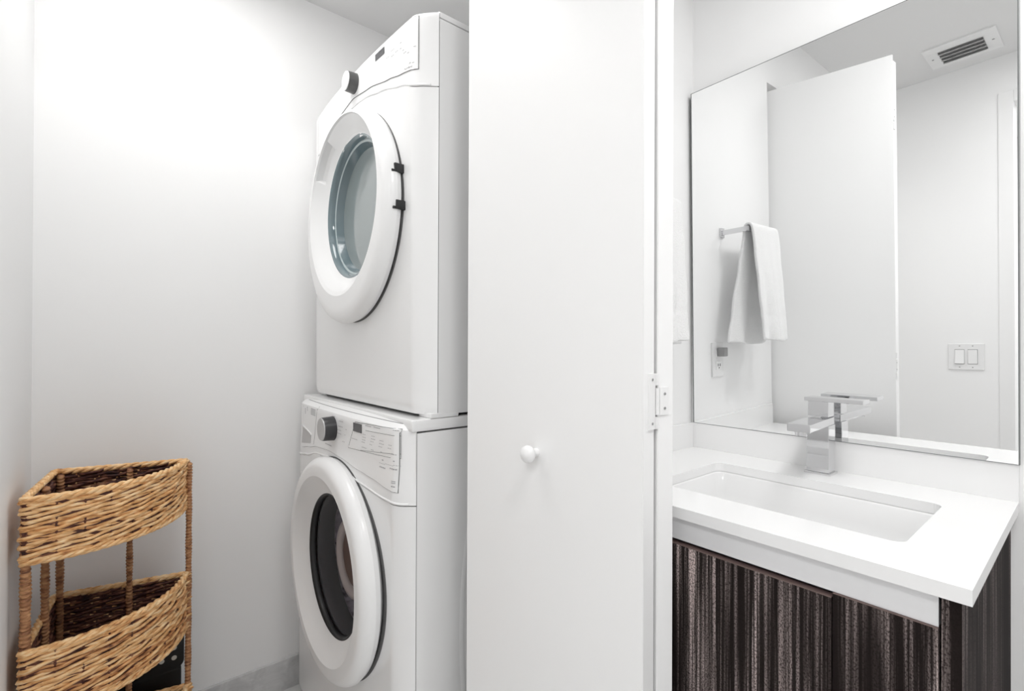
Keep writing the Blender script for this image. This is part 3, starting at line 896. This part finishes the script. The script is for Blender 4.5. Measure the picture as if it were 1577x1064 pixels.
# ------------------------------------------------------------------ light switch on the wall opposite the mirror
sw = thing('light_switch', 'white double rocker switch on the wall opposite the mirror', 'switch', (XO, 0.43, 1.093))
bm = B(); box(bm, (XO, 0.366, 1.033), (XO + 0.006, 0.494, 1.157), 0.003, 3); obj('plate', bm, HARDW, sw)
for yy, tilt in ((0.407, 4), (0.453, -4)):
    bm = B(); box(bm, (XO + 0.0055, yy - 0.0175, 1.060), (XO + 0.007, yy + 0.0175, 1.130), 0.0005); fr_ = obj('rocker_frame', bm, SEAML, sw)
    bm = B(); box(bm, (-0.002, -0.0165, -0.033), (0.004, 0.0165, 0.033), 0.001)
    bmesh.ops.rotate(bm, verts=bm.verts, cent=(0, 0, 0), matrix=Matrix.Rotation(math.radians(tilt), 3, 'Y'))
    bmesh.ops.translate(bm, verts=bm.verts, vec=(XO + 0.0065, yy, 1.095)); obj('rocker', bm, PLAST, sw)
for yy in (0.407, 0.453):
    for zz in (1.045, 1.146):
        bm = B(); tube(bm, [(XO + 0.0055, yy, zz), (XO + 0.0068, yy, zz)], 0.0025, 10); obj('screw', bm, SCREW, sw)

# ------------------------------------------------------------------ ceiling vent seen in the mirror
VX0, VX1, VY0, VY1 = -0.19, 0.04, 0.285, 0.52
vent = thing('ceiling_vent', 'white rectangular ceiling vent with dark louvres reflected in the mirror', 'vent', (-0.075, 0.4, CEIL))
gx0, gx1, gy0, gy1 = -0.165, -0.015, 0.33, 0.475
bm = B()
zz = CEIL
for lo, hi in (((VX0, VY0, zz - 0.008), (gx0, VY1, zz)), ((gx1, VY0, zz - 0.008), (VX1, VY1, zz)), ((gx0, VY0, zz - 0.008), (gx1, gy0, zz)), ((gx0, gy1, zz - 0.008), (gx1, VY1, zz))):
    box(bm, lo, hi, 0.002)
obj('frame', bm, VENTFR, vent)
bm = B(); box(bm, (gx0, gy0, zz - 0.002), (gx1, gy1, zz - 0.0005)); obj('duct_opening', bm, DUCT, vent)
for k in range(4):
    bm = B(); box(bm, (-0.015, gy0, -0.001), (0.015, gy1, 0.001))
    bmesh.ops.rotate(bm, verts=bm.verts, cent=(0, 0, 0), matrix=Matrix.Rotation(math.radians(32), 3, 'Y'))
    bmesh.ops.translate(bm, verts=bm.verts, vec=(gx0 + 0.019 + k * 0.037, 0, zz - 0.011)); obj('louvre', bm, LOUVRE, vent)
for yy in (VY0 + 0.02, VY1 - 0.02):
    bm = B(); tube(bm, [(-0.075, yy, zz - 0.0098), (-0.075, yy, zz - 0.007)], 0.004, 10); obj('screw', bm, SCREW, vent)

# ------------------------------------------------------------------ corner shelf of woven wicker
shelf = thing('corner_shelf', 'three-tier tan wicker corner shelf with wrapped posts in the closet corner', 'shelf', (0.0, 1.58, 0))


def tier_outline(i, step=0.0065):
    """closed outline of tier i: back corner, left end, curved front, right end"""
    Bk = Vector((-0.101, 1.699)); L = Vector((-0.1325, 1.430)); R_ = Vector((0.174 + 0.006 * i, 1.638 - 0.001 * i))
    # quadratic-like arc from L to R bulging away from the back corner
    mid = (L + R_) / 2; out_ = (mid - Bk).normalized(); ch = (R_ - L)
    pts = []
    def seg(p, q):
        m = max(2, int((q - p).length / step))
        for k in range(m):
            pts.append(p.lerp(q, k / m))
    seg(Bk, L)
    sag = 0.074; c2 = ch.length / 2
    rad = (c2 * c2 + sag * sag) / (2 * sag); cen = mid + out_ * (sag - rad)
    a0 = math.atan2((L - cen).y, (L - cen).x); a1 = math.atan2((R_ - cen).y, (R_ - cen).x)
    while a1 < a0:
        a1 += 2 * math.pi
    m = int(rad * (a1 - a0) / step)
    for k in range(m):
        q = a0 + (a1 - a0) * k / m
        pts.append(cen + Vector((math.cos(q), math.sin(q))) * rad)
    seg(R_, Bk)
    return pts, Bk, L, R_, cen, rad


TIERS = [(0.878, 0.749), (0.561, 0.415), (0.246, 0.07)]
CO = 0.0118
for ti, (zr, zl) in enumerate(TIERS):
    pts, Bk, L, R_, cen, rad = tier_outline(ti)
    n = len(pts)
    cx = sum(p.x for p in pts) / n; cy = sum(p.y for p in pts) / n
    # outward normals
    nor = []
    for k in range(n):
        d = (pts[(k + 1) % n] - pts[k - 1]).normalized()
        q = Vector((d.y, -d.x))
        if q.dot(pts[k] - Vector((cx, cy))) < 0:
            q = -q
        nor.append(q)
    # the tier itself: its woven bottom and the upright stakes hidden in the weave
    bm = B()
    ring0 = [bm.verts.new((p.x, p.y, zl + 0.004)) for p in pts]; ring1 = [bm.verts.new((p.x, p.y, zl + 0.010)) for p in pts]
    c0 = bm.verts.new((cx, cy, zl + 0.004)); c1 = bm.verts.new((cx, cy, zl + 0.010))
    for k in range(n):
        k2 = (k + 1) % n
        bm.faces.new((ring0[k], ring0[k2], c0)); bm.faces.new((ring1[k2], ring1[k], c1)); bm.faces.new((ring0[k], ring1[k], ring1[k2], ring0[k2]))
    for k in range(0, n, 7):
        p = pts[k]
        tube(bm, [(p.x, p.y, zl + 0.002), (p.x, p.y, zr - 0.004)], 0.0028, 6)
    gap_shade = [[bm.verts.new((pts[k].x + nor[k].x * o_, pts[k].y + nor[k].y * o_, z_)) for k in range(n)] for o_, z_ in ((-0.0006, zl), (-0.0006, zr - 0.003), (0.0006, zr - 0.003), (0.0006, zl))]  # dark sheet added to paint shade into the gaps between strands
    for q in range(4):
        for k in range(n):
            bm.faces.new((gap_shade[q][k], gap_shade[q][(k + 1) % n], gap_shade[(q + 1) % 4][(k + 1) % n], gap_shade[(q + 1) % 4][k]))
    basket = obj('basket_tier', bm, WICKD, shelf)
    nc = int(round((zr - zl) / CO))
    for c in range(nc):
        z = zl + (zr - zl) * (c + 0.5) / nc
        bm = B()
        twist = 0.125 + 0.04 * random.random(); ph = random.random() * 6.28
        slope = 0.0012
        nw = n / 14.0
        for ply in (0, 1):
            path = []; rads = []
            w1, w2 = random.uniform(0.8, 1.3), random.random() * 6
            for k in range(n):
                s = k * 0.0065
                # whole number of twists round the loop keeps it closed
                turns = round(n * 0.0065 / twist)
                a = 2 * math.pi * turns * k / n + ph + math.pi * ply
                # sharpen so each ply shows as a long slanting lens
                inout = math.cos(a) * 0.0036 + (1 if c % 2 else -1) * 0.0016 * math.sin(2 * math.pi * round(nw) * k / n)
                dz = math.sin(a) * 0.0044 + 0.0009 * math.sin(k * 0.31 + w2) + 0.0006 * math.sin(k * 0.83 + w1)
                p = pts[k] + nor[k] * inout
                path.append((p.x, p.y, z + dz)); rads.append(0.0040 * (1 + 0.14 * math.sin(k * 0.21 * w1 + w2) + random.uniform(-0.05, 0.05)))
            tube(bm, path, rads, 6, True)
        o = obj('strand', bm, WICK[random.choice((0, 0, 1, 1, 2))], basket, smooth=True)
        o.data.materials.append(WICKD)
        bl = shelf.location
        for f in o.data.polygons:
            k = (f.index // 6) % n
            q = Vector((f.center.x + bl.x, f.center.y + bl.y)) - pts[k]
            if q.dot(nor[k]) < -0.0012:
                f.material_index = 1  # inward faces: dyed fibre, darkened further to paint the inside shade
    # plaited rims, top and bottom
    for zz, rr in ((zr, 0.0056), (zl, 0.005)):
        bm = B()
        for ply in (0, 1, 2):
            path = []
            turns = round(n * 0.0065 / 0.06)
            for k in range(n):
                a = 2 * math.pi * turns * k / n + 2.094 * ply
                p = pts[k] + nor[k] * (math.cos(a) * 0.0042)
                path.append((p.x, p.y, zz + math.sin(a) * 0.0042))
            tube(bm, path, rr * 0.82, 6, True)
        obj('rim', bm, WICK[1], basket, smooth=True)


def post(x, y, z0, z1, r=0.0068):
    bm = B()
    ncoil = int((z1 - z0) / 0.0085)
    def P(i, j):
        a = 6.28318 * i / 10
        c = j / 4.0
        z = z0 + (z1 - z0) * c / ncoil + 0.0035 * math.sin(a) * (1 if 0 < j < ncoil * 4 else 0)
        rr = r - 0.0012 + 0.0032 * (0.5 - 0.5 * math.cos(6.28318 * c)) + 0.0007 * math.sin(j * 1.7 + x * 90)
        return (x + math.cos(a) * rr, y + math.sin(a) * rr, z)
    vs = grid(bm, P, 10, ncoil * 4 + 1, True)
    bm.faces.new([vs[i][0] for i in range(10)][::-1]); bm.faces.new([vs[i][-1] for i in range(10)])
    obj('post', bm, WICKP, shelf, smooth=True)


_, Bk, L, R_, _, _ = tier_outline(1)
post(L.x + 0.004, L.y + 0.004, 0, 0.872, 0.0078)
post(R_.x, R_.y + 0.002, 0, 0.872, 0.0062)
post(Bk.x + 0.012, Bk.y - 0.012, 0, 0.872, 0.0066)
ml = Bk.lerp(L, 0.52); mr = Bk.lerp(R_, 0.535)
post(ml.x + 0.01, ml.y, 0, 0.872, 0.0064)
post(mr.x, mr.y - 0.01, 0, 0.872, 0.0058)

# black polka-dot box between the shelf and the back wall
bx = thing('storage_box', 'black box with a white polka-dot lid behind the wicker shelf', 'box', (0.06, 1.75, 0))
bm = B(); box(bm, (-0.05, 1.718, 0.0), (0.173, 1.806, 0.262), 0.004); obj('carcass', bm, BOXBLK, bx)
bm = B()
def rr_face(y):
    x0, x1, z0, z1, r = -0.055, 0.1785, 0.264, 0.44, 0.022
    return [(x, y, z) for x, z in rrect(x0, x1, z0, z1, r, 8)]
fa = [bm.verts.new(p) for p in rr_face(1.713)]; fb = [bm.verts.new(p) for p in rr_face(1.81)]
bm.faces.new(fa); bm.faces.new(fb[::-1])
for k in range(len(fa)):
    bm.faces.new((fa[k], fa[(k + 1) % len(fa)], fb[(k + 1) % len(fb)], fb[k]))
lid = obj('lid', bm, BOXBLK, bx)
for r in range(5):
    for c in range(8):
        x = 0.1545 - c * 0.0294; z = 0.2975 + r * 0.0286
        bm = B(); tube(bm, [(x, 1.7132, z), (x, 1.7122, z)], 0.0066, 14); obj('dot', bm, BOXDOT, lid)
